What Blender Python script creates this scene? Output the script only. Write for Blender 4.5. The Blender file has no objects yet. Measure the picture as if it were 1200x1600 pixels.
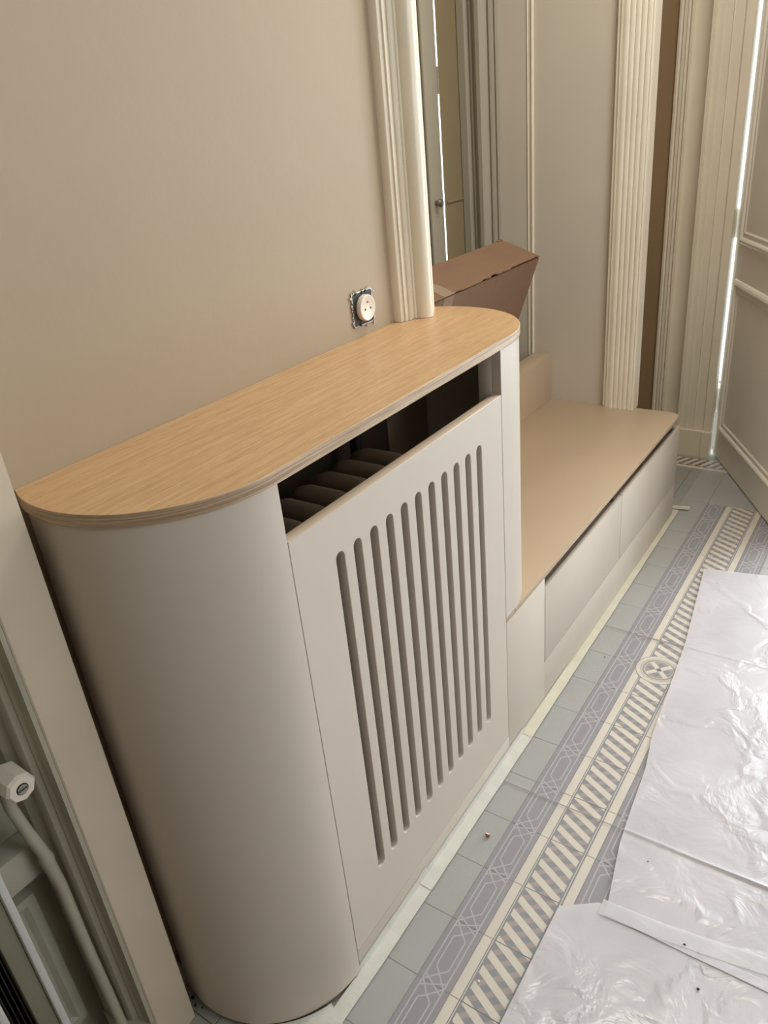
import bpy, bmesh, math, random
from mathutils import Vector, Matrix, noise
random.seed(7)
S = bpy.context.scene
COL = S.collection

# ------------------------------------------------------------------ camera
cam = bpy.data.cameras.new('camera'); camo = bpy.data.objects.new('camera', cam); COL.objects.link(camo)
cam.sensor_fit = 'VERTICAL'; cam.sensor_height = 36.0; cam.sensor_width = 27.0
cam.lens = 1188.134 * 36.0 / 1600.0
cam.clip_start = 0.02; cam.clip_end = 60
RX = (0.558309, -0.824583, -0.091401); UX = (0.420561, 0.186332, 0.887924); FX = (0.715136, 0.534175, -0.450818)
camo.matrix_world = Matrix(((RX[0], UX[0], -FX[0], -0.61919), (RX[1], UX[1], -FX[1], -0.932986),
                            (RX[2], UX[2], -FX[2], 1.377499), (0, 0, 0, 1)))
S.camera = camo

# ------------------------------------------------------------------ world, lights, exposure
w = bpy.data.worlds.new('daylight'); S.world = w; w.use_nodes = True
wn = w.node_tree.nodes; wn['Background'].inputs[0].default_value = (0.86, 0.95, 1.0, 1); wn['Background'].inputs[1].default_value = 3.0

def area(name, loc, target, sx, sy, power, color, spread=180):
    l = bpy.data.lights.new(name, 'AREA'); l.shape = 'RECTANGLE'; l.size = sx; l.size_y = sy
    l.energy = power; l.color = color; l.spread = math.radians(spread)
    o = bpy.data.objects.new(name, l); COL.objects.link(o); o.location = loc
    o.rotation_euler = (Vector(target) - Vector(loc)).to_track_quat('-Z', 'Y').to_euler()
    return o
# daylight through the open end doorway and through the tall window of the wall opposite the cover
area('doorway_daylight', (2.78, -1.25, 1.30), (0.0, -1.05, 0.7), 1.0, 2.1, 42, (0.90, 0.96, 1.0))
area('window_daylight', (0.35, -2.45, 1.65), (0.3, 0.0, 0.6), 1.1, 1.7, 8, (0.95, 0.97, 1.0))
# added warm fill from overhead, no lamp is known there
area('warm_fill_light', (1.3, -0.66, 2.62), (1.3, -0.66, 0), 0.45, 0.45, 20, (1.0, 0.90, 0.76))

S.view_settings.view_transform = 'Standard'; S.view_settings.look = 'None'
S.view_settings.gamma = 1.0; S.view_settings.use_curve_mapping = False
S.view_settings.exposure = -0.05

# ------------------------------------------------------------------ materials
def srgb(r, g, b):
    f = lambda c: (c / 255 / 12.92) if c / 255 <= 0.04045 else ((c / 255 + 0.055) / 1.055) ** 2.4
    return (f(r), f(g), f(b), 1.0)

def mat(name, col, rough=0.6, var=0.05, vscale=6, bump=0.0, bscale=80, metal=0.0, spec=0.5, stretch=None, coat=0.0, alpha=1.0):
    m = bpy.data.materials.new(name); m.use_nodes = True
    nt = m.node_tree; N = nt.nodes; L = nt.links; b = N['Principled BSDF']
    tc = N.new('ShaderNodeTexCoord'); src = tc.outputs['Object']
    if stretch:
        mp = N.new('ShaderNodeMapping'); mp.inputs['Scale'].default_value = stretch
        L.new(src, mp.inputs['Vector']); src = mp.outputs['Vector']
    nz = N.new('ShaderNodeTexNoise'); nz.inputs['Scale'].default_value = vscale; nz.inputs['Detail'].default_value = 6
    L.new(src, nz.inputs['Vector'])
    rp = N.new('ShaderNodeValToRGB')
    lo = tuple(c * (1 - var) for c in col[:3]) + (1,); hi = tuple(min(1, c * (1 + var)) for c in col[:3]) + (1,)
    rp.color_ramp.elements[0].position = 0.3; rp.color_ramp.elements[0].color = lo
    rp.color_ramp.elements[1].position = 0.7; rp.color_ramp.elements[1].color = hi
    L.new(nz.outputs['Fac'], rp.inputs['Fac']); L.new(rp.outputs['Color'], b.inputs['Base Color'])
    b.inputs['Roughness'].default_value = rough; b.inputs['Metallic'].default_value = metal
    b.inputs['Specular IOR Level'].default_value = spec; b.inputs['Coat Weight'].default_value = coat
    b.inputs['Alpha'].default_value = alpha
    if bump:
        n2 = N.new('ShaderNodeTexNoise'); n2.inputs['Scale'].default_value = bscale; n2.inputs['Detail'].default_value = 4
        L.new(src, n2.inputs['Vector'])
        bp = N.new('ShaderNodeBump'); bp.inputs['Strength'].default_value = bump; bp.inputs['Distance'].default_value = 0.002
        L.new(n2.outputs['Fac'], bp.inputs['Height']); L.new(bp.outputs['Normal'], b.inputs['Normal'])
    return m

def oak(name, c1, c2, rough, edge=False):
    m = bpy.data.materials.new(name); m.use_nodes = True
    nt = m.node_tree; N = nt.nodes; L = nt.links; b = N['Principled BSDF']
    tc = N.new('ShaderNodeTexCoord')
    def grain(scale, sc, det, pos=(0.35, 0.7)):
        mp = N.new('ShaderNodeMapping'); mp.inputs['Scale'].default_value = scale
        L.new(tc.outputs['Object'], mp.inputs['Vector'])
        n = N.new('ShaderNodeTexNoise'); n.inputs['Scale'].default_value = sc; n.inputs['Detail'].default_value = det
        n.inputs['Roughness'].default_value = 0.62; n.inputs['Distortion'].default_value = 0.25
        L.new(mp.outputs['Vector'], n.inputs['Vector'])
        r = N.new('ShaderNodeMapRange'); r.inputs[1].default_value = pos[0]; r.inputs[2].default_value = pos[1]
        L.new(n.outputs['Fac'], r.inputs[0]); return r.outputs[0]
    if edge:
        g1 = grain((1.5, 1.5, 160), 3.0, 5); g2 = grain((4, 4, 60), 4.0, 3)
    else:
        g1 = grain((2.2, 42, 42), 3.0, 8); g2 = grain((9, 150, 150), 3.0, 4, (0.46, 0.62))
    mx = N.new('ShaderNodeMix'); mx.data_type = 'RGBA'; mx.inputs[6].default_value = c1; mx.inputs[7].default_value = c2
    L.new(g1, mx.inputs[0])
    m2 = N.new('ShaderNodeMix'); m2.data_type = 'RGBA'; m2.blend_type = 'MULTIPLY'; m2.inputs[7].default_value = (0.80, 0.74, 0.66, 1)
    mm = N.new('ShaderNodeMath'); mm.operation = 'MULTIPLY'; mm.inputs[1].default_value = 0.75
    L.new(g2, mm.inputs[0]); L.new(mm.outputs[0], m2.inputs[0]); L.new(mx.outputs[2], m2.inputs[6])
    L.new(m2.outputs[2], b.inputs['Base Color']); b.inputs['Roughness'].default_value = rough
    bp = N.new('ShaderNodeBump'); bp.inputs['Strength'].default_value = 0.12; bp.inputs['Distance'].default_value = 0.001
    L.new(g2, bp.inputs['Height']); L.new(bp.outputs['Normal'], b.inputs['Normal'])
    return m

def film(name, col, opac, rough, bump, bscale, var=0.08):
    m = bpy.data.materials.new(name); m.use_nodes = True
    nt = m.node_tree; N = nt.nodes; L = nt.links; b = N['Principled BSDF']; out = N['Material Output']
    b.inputs['Base Color'].default_value = col; b.inputs['Roughness'].default_value = rough
    tc = N.new('ShaderNodeTexCoord')
    n1 = N.new('ShaderNodeTexNoise'); n1.inputs['Scale'].default_value = bscale; n1.inputs['Detail'].default_value = 5; n1.inputs['Distortion'].default_value = 0.8
    n2 = N.new('ShaderNodeTexVoronoi'); n2.feature = 'DISTANCE_TO_EDGE'; n2.inputs['Scale'].default_value = bscale * 0.55
    mpd = N.new('ShaderNodeMix'); mpd.data_type = 'VECTOR'; mpd.inputs[0].default_value = 0.14
    L.new(tc.outputs['Object'], n1.inputs['Vector']); L.new(tc.outputs['Object'], mpd.inputs[4]); L.new(n1.outputs['Color'], mpd.inputs[5])
    L.new(mpd.outputs[1], n2.inputs['Vector'])
    sm = N.new('ShaderNodeMapRange'); sm.inputs[1].default_value = 0; sm.inputs[2].default_value = 0.10; sm.interpolation_type = 'SMOOTHSTEP'
    L.new(n2.outputs['Distance'], sm.inputs[0])
    ad = N.new('ShaderNodeMath'); ad.operation = 'MULTIPLY_ADD'; ad.inputs[1].default_value = -0.35
    L.new(sm.outputs[0], ad.inputs[0]); L.new(n1.outputs['Fac'], ad.inputs[2])
    bp = N.new('ShaderNodeBump'); bp.inputs['Strength'].default_value = bump; bp.inputs['Distance'].default_value = 0.006
    L.new(ad.outputs[0], bp.inputs['Height']); L.new(bp.outputs['Normal'], b.inputs['Normal'])
    tr = N.new('ShaderNodeBsdfTransparent'); mx = N.new('ShaderNodeMixShader')
    n3 = N.new('ShaderNodeTexNoise'); n3.inputs['Scale'].default_value = 5; L.new(tc.outputs['Object'], n3.inputs['Vector'])
    mr = N.new('ShaderNodeMapRange'); mr.inputs[1].default_value = 0.3; mr.inputs[2].default_value = 0.7
    mr.inputs[3].default_value = max(0, opac - var); mr.inputs[4].default_value = min(1, opac + var)
    L.new(n3.outputs['Fac'], mr.inputs[0]); L.new(mr.outputs[0], mx.inputs[0])
    L.new(tr.outputs[0], mx.inputs[1]); L.new(b.outputs[0], mx.inputs[2]); L.new(mx.outputs[0], out.inputs['Surface'])
    return m

M = dict(
    wall=mat('beige_wall_paint', srgb(168, 151, 128), 0.55, 0.03, 2.5, 0.15, 60),
    wallgrey=mat('greige_wall_paint', srgb(204, 196, 182), 0.55, 0.03, 3, 0.12, 60),
    umber=mat('brown_painted_wall_shade', srgb(150, 126, 94), 0.6, 0.04, 3, 0.1, 60),  # shade of the alcove and end wall put into the brown
    cream=mat('cream_trim_paint', srgb(234, 226, 208), 0.28, 0.04, 5, 0.15, 50),
    pilaster=mat('beige_trim_paint', srgb(208, 194, 174), 0.45, 0.05, 7, 0.15, 40),
    oldgrey=mat('aged_grey_green_paint', srgb(178, 174, 156), 0.5, 0.08, 9, 0.4, 45),
    cover=mat('taupe_lacquer', srgb(204, 194, 182), 0.42, 0.015, 3, 0.03, 200),
    coveredge=mat('taupe_board_edge', srgb(205, 186, 164), 0.5, 0.04, 20),
    bench=mat('sand_lacquer', srgb(190, 169, 144), 0.36, 0.015, 3, 0.03, 200),
    dark=mat('painted_gap_shade', srgb(38, 34, 30), 0.8),  # near-black, the shade inside narrow gaps put into the colour
    rad=mat('old_radiator_paint', srgb(120, 104, 84), 0.5, 0.08, 10),
    radw=mat('white_radiator_enamel', srgb(200, 203, 200), 0.35, 0.03, 10),
    radg=mat('grey_radiator_enamel', srgb(130, 128, 112), 0.45, 0.05, 10),
    black=mat('black_metal', srgb(24, 24, 26), 0.5),
    whiteplastic=mat('white_plastic', srgb(236, 226, 214), 0.32, 0.02, 20),
    steel=mat('worn_steel', srgb(150, 146, 138), 0.35, 0.15, 60, metal=0.8),
    plaster=mat('chipped_plaster', srgb(196, 188, 172), 0.9, 0.15, 120, 0.6, 150),
    card=mat('brown_cardboard', srgb(122, 93, 70), 0.8, 0.05, 8, 0.15, 150, stretch=(1, 6, 6)),
    cardedge=mat('cardboard_fibre', srgb(120, 86, 58), 0.9, 0.15, 60, 0.4, 200),
    ptape=mat('packing_tape', srgb(150, 128, 108), 0.2, 0.05, 20),
    taupetile=mat('grey_green_tile', srgb(156, 156, 148), 0.6, 0.06, 9, 0.1, 90),
    darktile=mat('slate_tile', srgb(122, 118, 122), 0.6, 0.06, 12),
    creamtile=mat('cream_tile', srgb(220, 210, 190), 0.6, 0.05, 14),
    linetile=mat('pale_line_inlay', srgb(178, 173, 172), 0.6, 0.04, 14),
    bandtile=mat('taupe_inlay', srgb(150, 134, 122), 0.6, 0.05, 14),
    inktile=mat('slate_inlay', srgb(104, 106, 112), 0.6, 0.06, 14),
    grout=mat('grey_grout', srgb(104, 100, 94), 0.9, 0.1, 40),
    film=film('clear_milky_film', srgb(220, 220, 226), 0.25, 0.30, 0.2, 9, 0.02),
    foldfilm=film('shaded_fold_film', srgb(146, 142, 138), 0.8, 0.3, 0.3, 12, 0.1),  # doubled film, darkened so the crease shading is in the colour
    milky=film('white_protective_film', srgb(212, 209, 215), 0.84, 0.24, 0.8, 8.5, 0.08),
    mtape=mat('masking_tape_paper', srgb(206, 202, 184), 0.65, 0.05, 30, 0.4, 60),
    mtape2=mat('pale_masking_tape_paper', srgb(206, 205, 197), 0.6, 0.05, 30, 0.4, 60),
    clearstrip=film('clear_tape', srgb(232, 231, 234), 0.5, 0.25, 0.3, 12),
    plug=mat('red_brown_plug', srgb(150, 84, 70), 0.5, 0.15, 200),
    crumb=mat('plaster_crumb', srgb(228, 220, 205), 0.9),
    soil=mat('dark_crumb', srgb(40, 36, 34), 0.9),
    doorwhite=mat('white_door_paint', srgb(243, 238, 228), 0.38, 0.03, 5, 0.15, 40),
    jamb=mat('white_jamb_paint', srgb(232, 232, 226), 0.3, 0.02, 5),
    ceil=mat('white_ceiling_paint', srgb(238, 234, 226), 0.8, 0.02, 3),
    stone=mat('pale_stone', srgb(200, 196, 188), 0.7, 0.05, 5),
)
M['recess'] = mat('recess_grey_paint', srgb(166, 160, 144), 0.5, 0.03, 5)
M['inner'] = mat('dark_brown_inner_shade', srgb(66, 52, 38), 0.7)  # shade inside the cover as a dark colour
M['oak'] = oak('oak_veneer', srgb(216, 182, 140), srgb(196, 156, 112), 0.36)
M['oakedge'] = oak('oak_edge', srgb(214, 192, 166), srgb(140, 114, 90), 0.45, True)

# ------------------------------------------------------------------ helpers
def root(name, loc, label=None, cat=None, group=None, kind=None):
    o = bpy.data.objects.new(name, None); COL.objects.link(o); o.location = loc; o.empty_display_size = 0.05
    tag(o, label, cat, group, kind); return o

def tag(o, label=None, cat=None, group=None, kind=None):
    for k, val in (('label', label), ('category', cat), ('group', group), ('kind', kind)):
        if val: o[k] = val
    return o

def worldloc(p):
    v_ = Vector((0, 0, 0))
    while p is not None: v_ += Vector(p.location); p = p.parent
    return v_

def link(name, me, mats, parent=None, smooth=False, sharp=38):
    if parent is not None:
        me.transform(Matrix.Translation(-worldloc(parent)))
    for m in (mats if isinstance(mats, (list, tuple)) else [mats]): me.materials.append(m)
    if smooth:
        me.polygons.foreach_set('use_smooth', [True] * len(me.polygons))
        try: me.set_sharp_from_angle(angle=math.radians(sharp))
        except Exception: pass
    o = bpy.data.objects.new(name, me); COL.objects.link(o); o.parent = parent
    return o

def bm_obj(name, bm, mats, parent=None, smooth=False, bevel=0.0, seg=2, sharp=38):
    bmesh.ops.recalc_face_normals(bm, faces=bm.faces)
    if bevel:
        es = [e for e in bm.edges if len(e.link_faces) == 2 and e.calc_face_angle(0) > 0.6]
        bmesh.ops.bevel(bm, geom=es, offset=bevel, segments=seg, profile=0.5, affect='EDGES', clamp_overlap=True)
        smooth = True
    me = bpy.data.meshes.new(name); bm.to_mesh(me); bm.free()
    return link(name, me, mats, parent, smooth, sharp)

def add_box(bm, lo, hi, mi=0):
    vs = [bm.verts.new((x, y, z)) for z in (lo[2], hi[2]) for y in (lo[1], hi[1]) for x in (lo[0], hi[0])]
    for f in ((0, 2, 3, 1), (4, 5, 7, 6), (0, 1, 5, 4), (2, 6, 7, 3), (0, 4, 6, 2), (1, 3, 7, 5)):
        fc = bm.faces.new([vs[i] for i in f]); fc.material_index = mi

def box(name, lo, hi, m, parent=None, bevel=0.0):
    bm = bmesh.new(); add_box(bm, lo, hi); return bm_obj(name, bm, m, parent, bevel=bevel)

def prism(name, pts, z0, z1, m, parent=None, bevel=0.0, smooth=True, topmat=None, sharp=38):
    """vertical extrusion of an outline in x, y"""
    bm = bmesh.new()
    a = [bm.verts.new((p[0], p[1], z0)) for p in pts]; b = [bm.verts.new((p[0], p[1], z1)) for p in pts]
    n = len(pts)
    for i in range(n):
        bm.faces.new((a[i], a[(i + 1) % n], b[(i + 1) % n], b[i]))
    bm.faces.new(a[::-1]); t = bm.faces.new(b)
    if topmat is not None: t.material_index = topmat
    return bm_obj(name, bm, m, parent, smooth=smooth, bevel=bevel, sharp=sharp)

def arc(cx, cy, r, a0, a1, n):
    return [(cx + r * math.cos(math.radians(a0 + (a1 - a0) * i / n)), cy + r * math.sin(math.radians(a0 + (a1 - a0) * i / n))) for i in range(n + 1)]

def tube(name, pts, r, m, parent=None, seg=14, closed_caps=True, rr=None):
    bm = bmesh.new(); rings = []; pd = None
    for i, p in enumerate(pts):
        p = Vector(p)
        d = (Vector(pts[min(i + 1, len(pts) - 1)]) - Vector(pts[max(i - 1, 0)])).normalized()
        if pd is not None and d.dot(pd) < 0: d = -d
        pd = d
        u = d.orthogonal().normalized() if abs(d.z) > 0.9 else d.cross(Vector((0, 0, 1))).normalized()
        if abs(d.z) > 0.9: u = (Vector((1, 0, 0)) - d * d.x).normalized()
        w_ = d.cross(u); ri = rr[i] if rr else r
        rings.append([bm.verts.new(p + (u * math.cos(2 * math.pi * k / seg) + w_ * math.sin(2 * math.pi * k / seg)) * ri) for k in range(seg)])
    for a, b in zip(rings, rings[1:]):
        for k in range(seg): bm.faces.new((a[k], a[(k + 1) % seg], b[(k + 1) % seg], b[k]))
    if closed_caps: bm.faces.new(rings[0][::-1]); bm.faces.new(rings[-1])
    return bm_obj(name, bm, m, parent, smooth=True)

def plate_xz(name, outer, holes, y0, thick, m, parent=None, bev=0.0015):
    """upright board in the x-z plane whose front face is at y0 (facing -y); holes are real, edges rounded"""
    cu = bpy.data.curves.new(name, 'CURVE'); cu.dimensions = '2D'; cu.fill_mode = 'BOTH'
    for ring in [outer] + holes:
        sp = cu.splines.new('POLY'); sp.points.add(len(ring) - 1)
        for i, p in enumerate(ring): sp.points[i].co = (p[0], p[1], 0, 1)
        sp.use_cyclic_u = True
    cu.extrude = thick / 2 - bev; cu.bevel_depth = bev; cu.bevel_resolution = 1; cu.offset = -bev
    o = bpy.data.objects.new('tmp', cu); COL.objects.link(o)
    dg = bpy.context.evaluated_depsgraph_get(); me = bpy.data.meshes.new_from_object(o.evaluated_get(dg))
    bpy.data.objects.remove(o); bpy.data.curves.remove(cu)
    me.name = name; me.materials.clear()
    me.transform(Matrix(((1, 0, 0, 0), (0, 0, -1, y0 + thick / 2), (0, 1, 0, 0), (0, 0, 0, 1))))
    return link(name, me, m, parent, smooth=True)

def copy_to(o, loc, parent=None):
    c = o.copy(); COL.objects.link(c); c.location = loc
    if parent is not None: c.parent = parent
    return c

# ------------------------------------------------------------------ geometry constants (metres)
WY = -0.03          # face of the main wall
CT = 1.0125         # counter top
CB = 0.9945         # counter underside
FY = -0.3106        # front plane of cover and bench
SX = 1.98           # face of the recess side wall
CEIL = 2.7

# ------------------------------------------------------------------ room shell
def wall(name, boxes, m):
    bm = bmesh.new()
    for lo, hi in boxes: add_box(bm, lo, hi)
    o = bm_obj(name, bm, m); o['kind'] = 'structure'; return o
wall('wall_left', [((-0.2815, WY, 0), (0.795, 0.14, CEIL))], M['wall'])
wall('wall_window', [((-1.9, 0.03, 0), (-0.2815, 0.14, CEIL))], M['oldgrey'])
wall('wall_recess_side', [((SX, -0.04, 0), (2.012, 0.56, CEIL))], M['wallgrey'])
wall('wall_recess_left', [((0.70, 0.141, 0), (0.795, 0.56, CEIL))], M['wallgrey'])
wall('wall_recess_head', [((0.795, WY, 2.3), (SX, 0.56, CEIL))], M['wallgrey'])
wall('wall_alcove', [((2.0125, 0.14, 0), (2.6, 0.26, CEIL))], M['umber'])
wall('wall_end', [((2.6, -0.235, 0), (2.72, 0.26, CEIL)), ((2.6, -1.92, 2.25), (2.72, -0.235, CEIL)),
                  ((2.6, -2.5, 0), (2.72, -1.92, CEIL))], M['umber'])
wall('wall_right', [((-2.0, -2.6, 0), (-0.2, -2.5, CEIL)), ((0.9, -2.6, 0), (2.72, -2.5, CEIL)),
                    ((-0.2, -2.6, 0), (0.9, -2.5, 0.8)), ((-0.2, -2.6, 2.5), (0.9, -2.5, CEIL))], M['wall'])
wall('wall_back', [((-2.0, -2.5, 0), (-1.9, 0.14, CEIL))], M['wall'])
wall('ceiling', [((-2.0, -2.6, CEIL), (2.72, 0.56, CEIL + 0.08))], M['ceil'])

# tall window in the opposite wall, light comes in through it
wr = root('window_1', (0.35, -2.55, 0.8), kind='structure')
bm = bmesh.new()
for lo, hi in (((-0.2, -2.58, 0.8), (-0.14, -2.52, 2.5)), ((0.84, -2.58, 0.8), (0.9, -2.52, 2.5)), ((-0.14, -2.58, 0.8), (0.84, -2.52, 0.86)),
               ((-0.14, -2.58, 2.44), (0.84, -2.52, 2.5)), ((0.33, -2.575, 0.86), (0.37, -2.525, 2.44))): add_box(bm, lo, hi)
bm_obj('window_frame', bm, M['cream'], wr)

# skirting of the unseen walls
box('baseboard_right', (-1.9, -2.5, 0), (2.6, -2.485, 0.12), M['cream'], bevel=0.003)['kind'] = 'structure'

# ------------------------------------------------------------------ floor of inlaid tiles
fl = root('floor', (0, 0, 0), kind='structure')
box('floor_bed', (-2.0, -2.6, -0.12), (3.6, 0.7, -0.0022), M['grout'], fl)
P = 0.1302; X0 = 0.0505
def tile_mesh(name, w_, d_, m):
    """bevelled tile, corner at origin, top at z=0"""
    g = 0.0007; c = 0.0012; bm = bmesh.new()
    lo = [(g, -g), (w_ - g, -g), (w_ - g, -d_ + g), (g, -d_ + g)]
    hi = [(g + c, -g - c), (w_ - g - c, -g - c), (w_ - g - c, -d_ + g + c), (g + c, -d_ + g + c)]
    r = [[bm.verts.new((x, y, z)) for x, y in q] for q, z in ((lo, -0.010), (lo, -0.0008), (hi, 0.0))]
    for a, b in zip(r, r[1:]):
        for k in range(4): bm.faces.new((a[k], a[(k + 1) % 4], b[(k + 1) % 4], b[k]))
    bm.faces.new(r[2]); return bm
def inlay(bm, pts, z, mi):
    f = bm.faces.new([bm.verts.new((x, y, z)) for x, y in pts]); f.material_index = mi
    if f.normal.z < 0: f.normal_flip()
    f.normal_update()
    if f.normal.z < 0: f.normal_flip()
def strip(bm, a, b, w_, z, mi):
    d = Vector((b[0] - a[0], b[1] - a[1])); n = Vector((-d.y, d.x)).normalized() * w_ / 2
    inlay(bm, [(a[0] + n.x, a[1] + n.y), (b[0] + n.x, b[1] + n.y), (b[0] - n.x, b[1] - n.y), (a[0] - n.x, a[1] - n.y)], z, mi)
def finish(name, bm, mats):
    me = bpy.data.meshes.new(name); bm.to_mesh(me); bm.free()
    for m in mats: me.materials.append(m)
    return me
plain = finish('plain_tile', tile_mesh('plain_tile', P, 0.13, None), [M['taupetile']])
def meander(flip):
    W = 0.067; bm = tile_mesh('m', P, W, None); z = 0.0003; lw = 0.0026
    f = (lambda y: -W - y) if flip else (lambda y: y)
    L_ = lambda a, b: strip(bm, (a[0], f(a[1])), (b[0], f(b[1])), lw, z, 1)
    L_((0, -0.0115), (P, -0.0115)); L_((0, -0.0555), (P, -0.0555))
    hexa = [(0.022, -0.0335), (0.034, -0.021), (0.098, -0.021), (0.108, -0.0335), (0.098, -0.046), (0.034, -0.046)]
    for a, b in zip(hexa, hexa[1:] + hexa[:1]): L_(a, b)
    L_((0.0, -0.0335), (0.012, -0.0115)); L_((0.0, -0.0335), (0.012, -0.0555))
    L_((P, -0.0335), (P - 0.012, -0.0115)); L_((P, -0.0335), (P - 0.012, -0.0555))
    L_((0.0, -0.0125), (0.022, -0.0335)); L_((0.0, -0.0545), (0.022, -0.0335)); L_((0.108, -0.0335), (P, -0.0135)); L_((0.108, -0.0335), (P, -0.0535))
    return finish('meander_tile', bm, [M['darktile'], M['linetile']])
mA, mB = meander(False), meander(True)
def creamstrip(): return finish('edging_tile', tile_mesh('c', P, 0.0198, None), [M['creamtile']])
cA = creamstrip()
def guill():
    W = 0.082; bm = tile_mesh('g', P, W, None)
    strip(bm, (0, -0.0022), (P, -0.0022), 0.0016, 0.0003, 1); strip(bm, (0, -W + 0.0022), (P, -W + 0.0022), 0.0016, 0.0003, 1)
    y0, y1 = -0.0065, -0.0755; pit = P / 4
    def clip(x0, x1, hw, z, mi):    # slanted bar from (x0,y0) to (x1,y1) clipped to the tile
        poly = [(x0 - hw, y0), (x0 + hw, y0), (x1 + hw, y1), (x1 - hw, y1)]
        for lim, s in ((0.001, 1), (P - 0.001, -1)):
            out = []
            for i in range(len(poly)):
                a, b = poly[i], poly[(i + 1) % len(poly)]
                ia, ib = s * (a[0] - lim) >= 0, s * (b[0] - lim) >= 0
                if ia: out.append(a)
                if ia != ib:
                    t = (lim - a[0]) / (b[0] - a[0]); out.append((lim, a[1] + t * (b[1] - a[1])))
            poly = out
            if len(poly) < 3: return
        inlay(bm, poly, z, mi)
    for k in range(-3, 8): clip(k * pit - 0.030, k * pit + 0.034, 0.0072, 0.0003, 3)   # under-bars
    for k in range(-1, 7): clip(k * pit + 0.004, k * pit + 0.004 - 0.0345, 0.0082, 0.0006, 2)  # cream bars
    return finish('lattice_tile', bm, [M['inktile'], M['creamtile'], M['creamtile'], M['bandtile']])
gA = guill()
def put(me, name, x, y, z=0.0):
    o = bpy.data.objects.new(name, me); COL.objects.link(o); o.parent = fl
    o.location = (x, y, z + random.uniform(-0.0002, 0.0002)); return o
for k in range(-3, 20):
    x = X0 + P * k
    put(plain, 'plain_tile', x, -0.270)
    if k <= 15:
        put(mA, 'meander_tile', x, -0.4003); put(cA, 'edging_tile', x, -0.4675); put(gA, 'lattice_tile', x, -0.4876)
        put(cA, 'edging_tile', x, -0.5698); put(mB, 'meander_tile', x, -0.5898)
    else:
        put(plain, 'plain_tile', x, -0.4003); put(plain, 'plain_tile', x, -0.5305)
    for j in range(6):
        if (k >= 3 and j < 4) or j < 3 or k >= 11: put(plain, 'plain_tile', x, -0.6607 - 0.1302 * j)
for k in range(-3, -1):
    for y in (-0.1398, -0.0096): put(plain, 'plain_tile', X0 + P * k, y)
for k in range(15, 20):
    put(plain, 'plain_tile', X0 + P * k, -0.1398)
# lattice tiles running across the end of the hall, on the threshold
for k in range(6):
    o = put(gA, 'lattice_tile', 2.45, -0.16 - P * k, 0.0012); o.rotation_euler = (0, 0, -math.pi / 2)
    o.location.x = 2.53
    o = put(cA, 'edging_tile', 2.45, -0.16 - P * k, 0.0012); o.rotation_euler = (0, 0, -math.pi / 2)
# round medallion set across a joint
def disc(bm, cx, cy, r0, r1, z, mi, n=40, a0=0, a1=360):
    for i in range(n):
        t0 = math.radians(a0 + (a1 - a0) * i / n); t1 = math.radians(a0 + (a1 - a0) * (i + 1) / n)
        p = [(cx + r1 * math.cos(t0), cy + r1 * math.sin(t0)), (cx + r1 * math.cos(t1), cy + r1 * math.sin(t1))]
        q = [(cx + r0 * math.cos(t1), cy + r0 * math.sin(t1)), (cx + r0 * math.cos(t0), cy + r0 * math.sin(t0))]
        inlay(bm, p + (q if r0 > 1e-6 else q[:1]), z, mi)
bm = bmesh.new(); cx, cy = 1.0884, -0.5266
disc(bm, cx, cy, 0, 0.060, 0.0010, 0); disc(bm, cx, cy, 0.0585, 0.060, 0.0013, 2); disc(bm, cx, cy, 0.046, 0.0475, 0.0013, 2)
disc(bm, cx, cy, 0.0, 0.043, 0.0013, 1); disc(bm, cx, cy, 0.036, 0.0375, 0.0016, 0)
for q in range(4):
    a = math.radians(45 + 90 * q)
    strip(bm, (cx, cy), (cx + 0.036 * math.cos(a), cy + 0.036 * math.sin(a)), 0.012, 0.0016, 0)
    b = math.radians(90 * q); disc(bm, cx + 0.021 * math.cos(b), cy + 0.021 * math.sin(b), 0, 0.008, 0.0019, 2, 14)
bm_obj('medallion_tile', bm, [M['creamtile'], M['bandtile'], M['inktile']], fl)

# ------------------------------------------------------------------ mouldings and casings
def vtrim(name, prof, z0, z1, m, kind='structure', parent=None):
    o = prism(name, prof, z0, z1, m, parent, smooth=True, sharp=27)
    if kind: o['kind'] = kind
    return o
# casing standing on the counter, at the left edge of the recess
prof = [(0.693, WY), (0.693, -0.043), (0.695, -0.047), (0.699, -0.049), (0.703, -0.049), (0.703, -0.053), (0.712, -0.0545), (0.712, -0.0575), (0.7145, -0.0600), (0.717, -0.0575),
        (0.717, -0.0555), (0.728, -0.0575), (0.728, -0.0605), (0.7305, -0.063), (0.733, -0.0610), (0.733, -0.069)] + \
       [(0.7525 - 0.0195 * math.cos(math.radians(a_)), -0.069 - 0.018 * math.sin(math.radians(a_))) for a_ in range(15, 170, 15)] + \
       [(0.772, -0.069), (0.7745, -0.069), (0.7755, -0.0715), (0.790, -0.0705), (0.7955, -0.066), (0.7955, WY)]
vtrim('trim_1', prof, CT + 0.0005, CEIL - 0.001, M['cream'])
# fluted casing on the free end of the recess side wall (faces the camera)
pf = [(SX + 0.031, -0.0405), (1.962, -0.0405), (1.962, -0.048), (1.956, -0.052), (1.956, -0.060)]
for i in range(5):
    y = -0.062 - i * 0.0165
    pf += [(1.9550, y), (1.9538, y - 0.004), (1.9538, y - 0.011), (1.9550, y - 0.0145), (1.9558, y - 0.0155)]
pf += [(1.954, -0.146), (1.956, -0.152), (SX + 0.031, -0.152)]
vtrim('trim_2', pf, 0.4002, CEIL - 0.001, M['cream'])
wall('wall_recess_end', [((SX + 0.006, -0.148, 0), (2.012, -0.0405, 0.3995))], M['wallgrey'])
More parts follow.
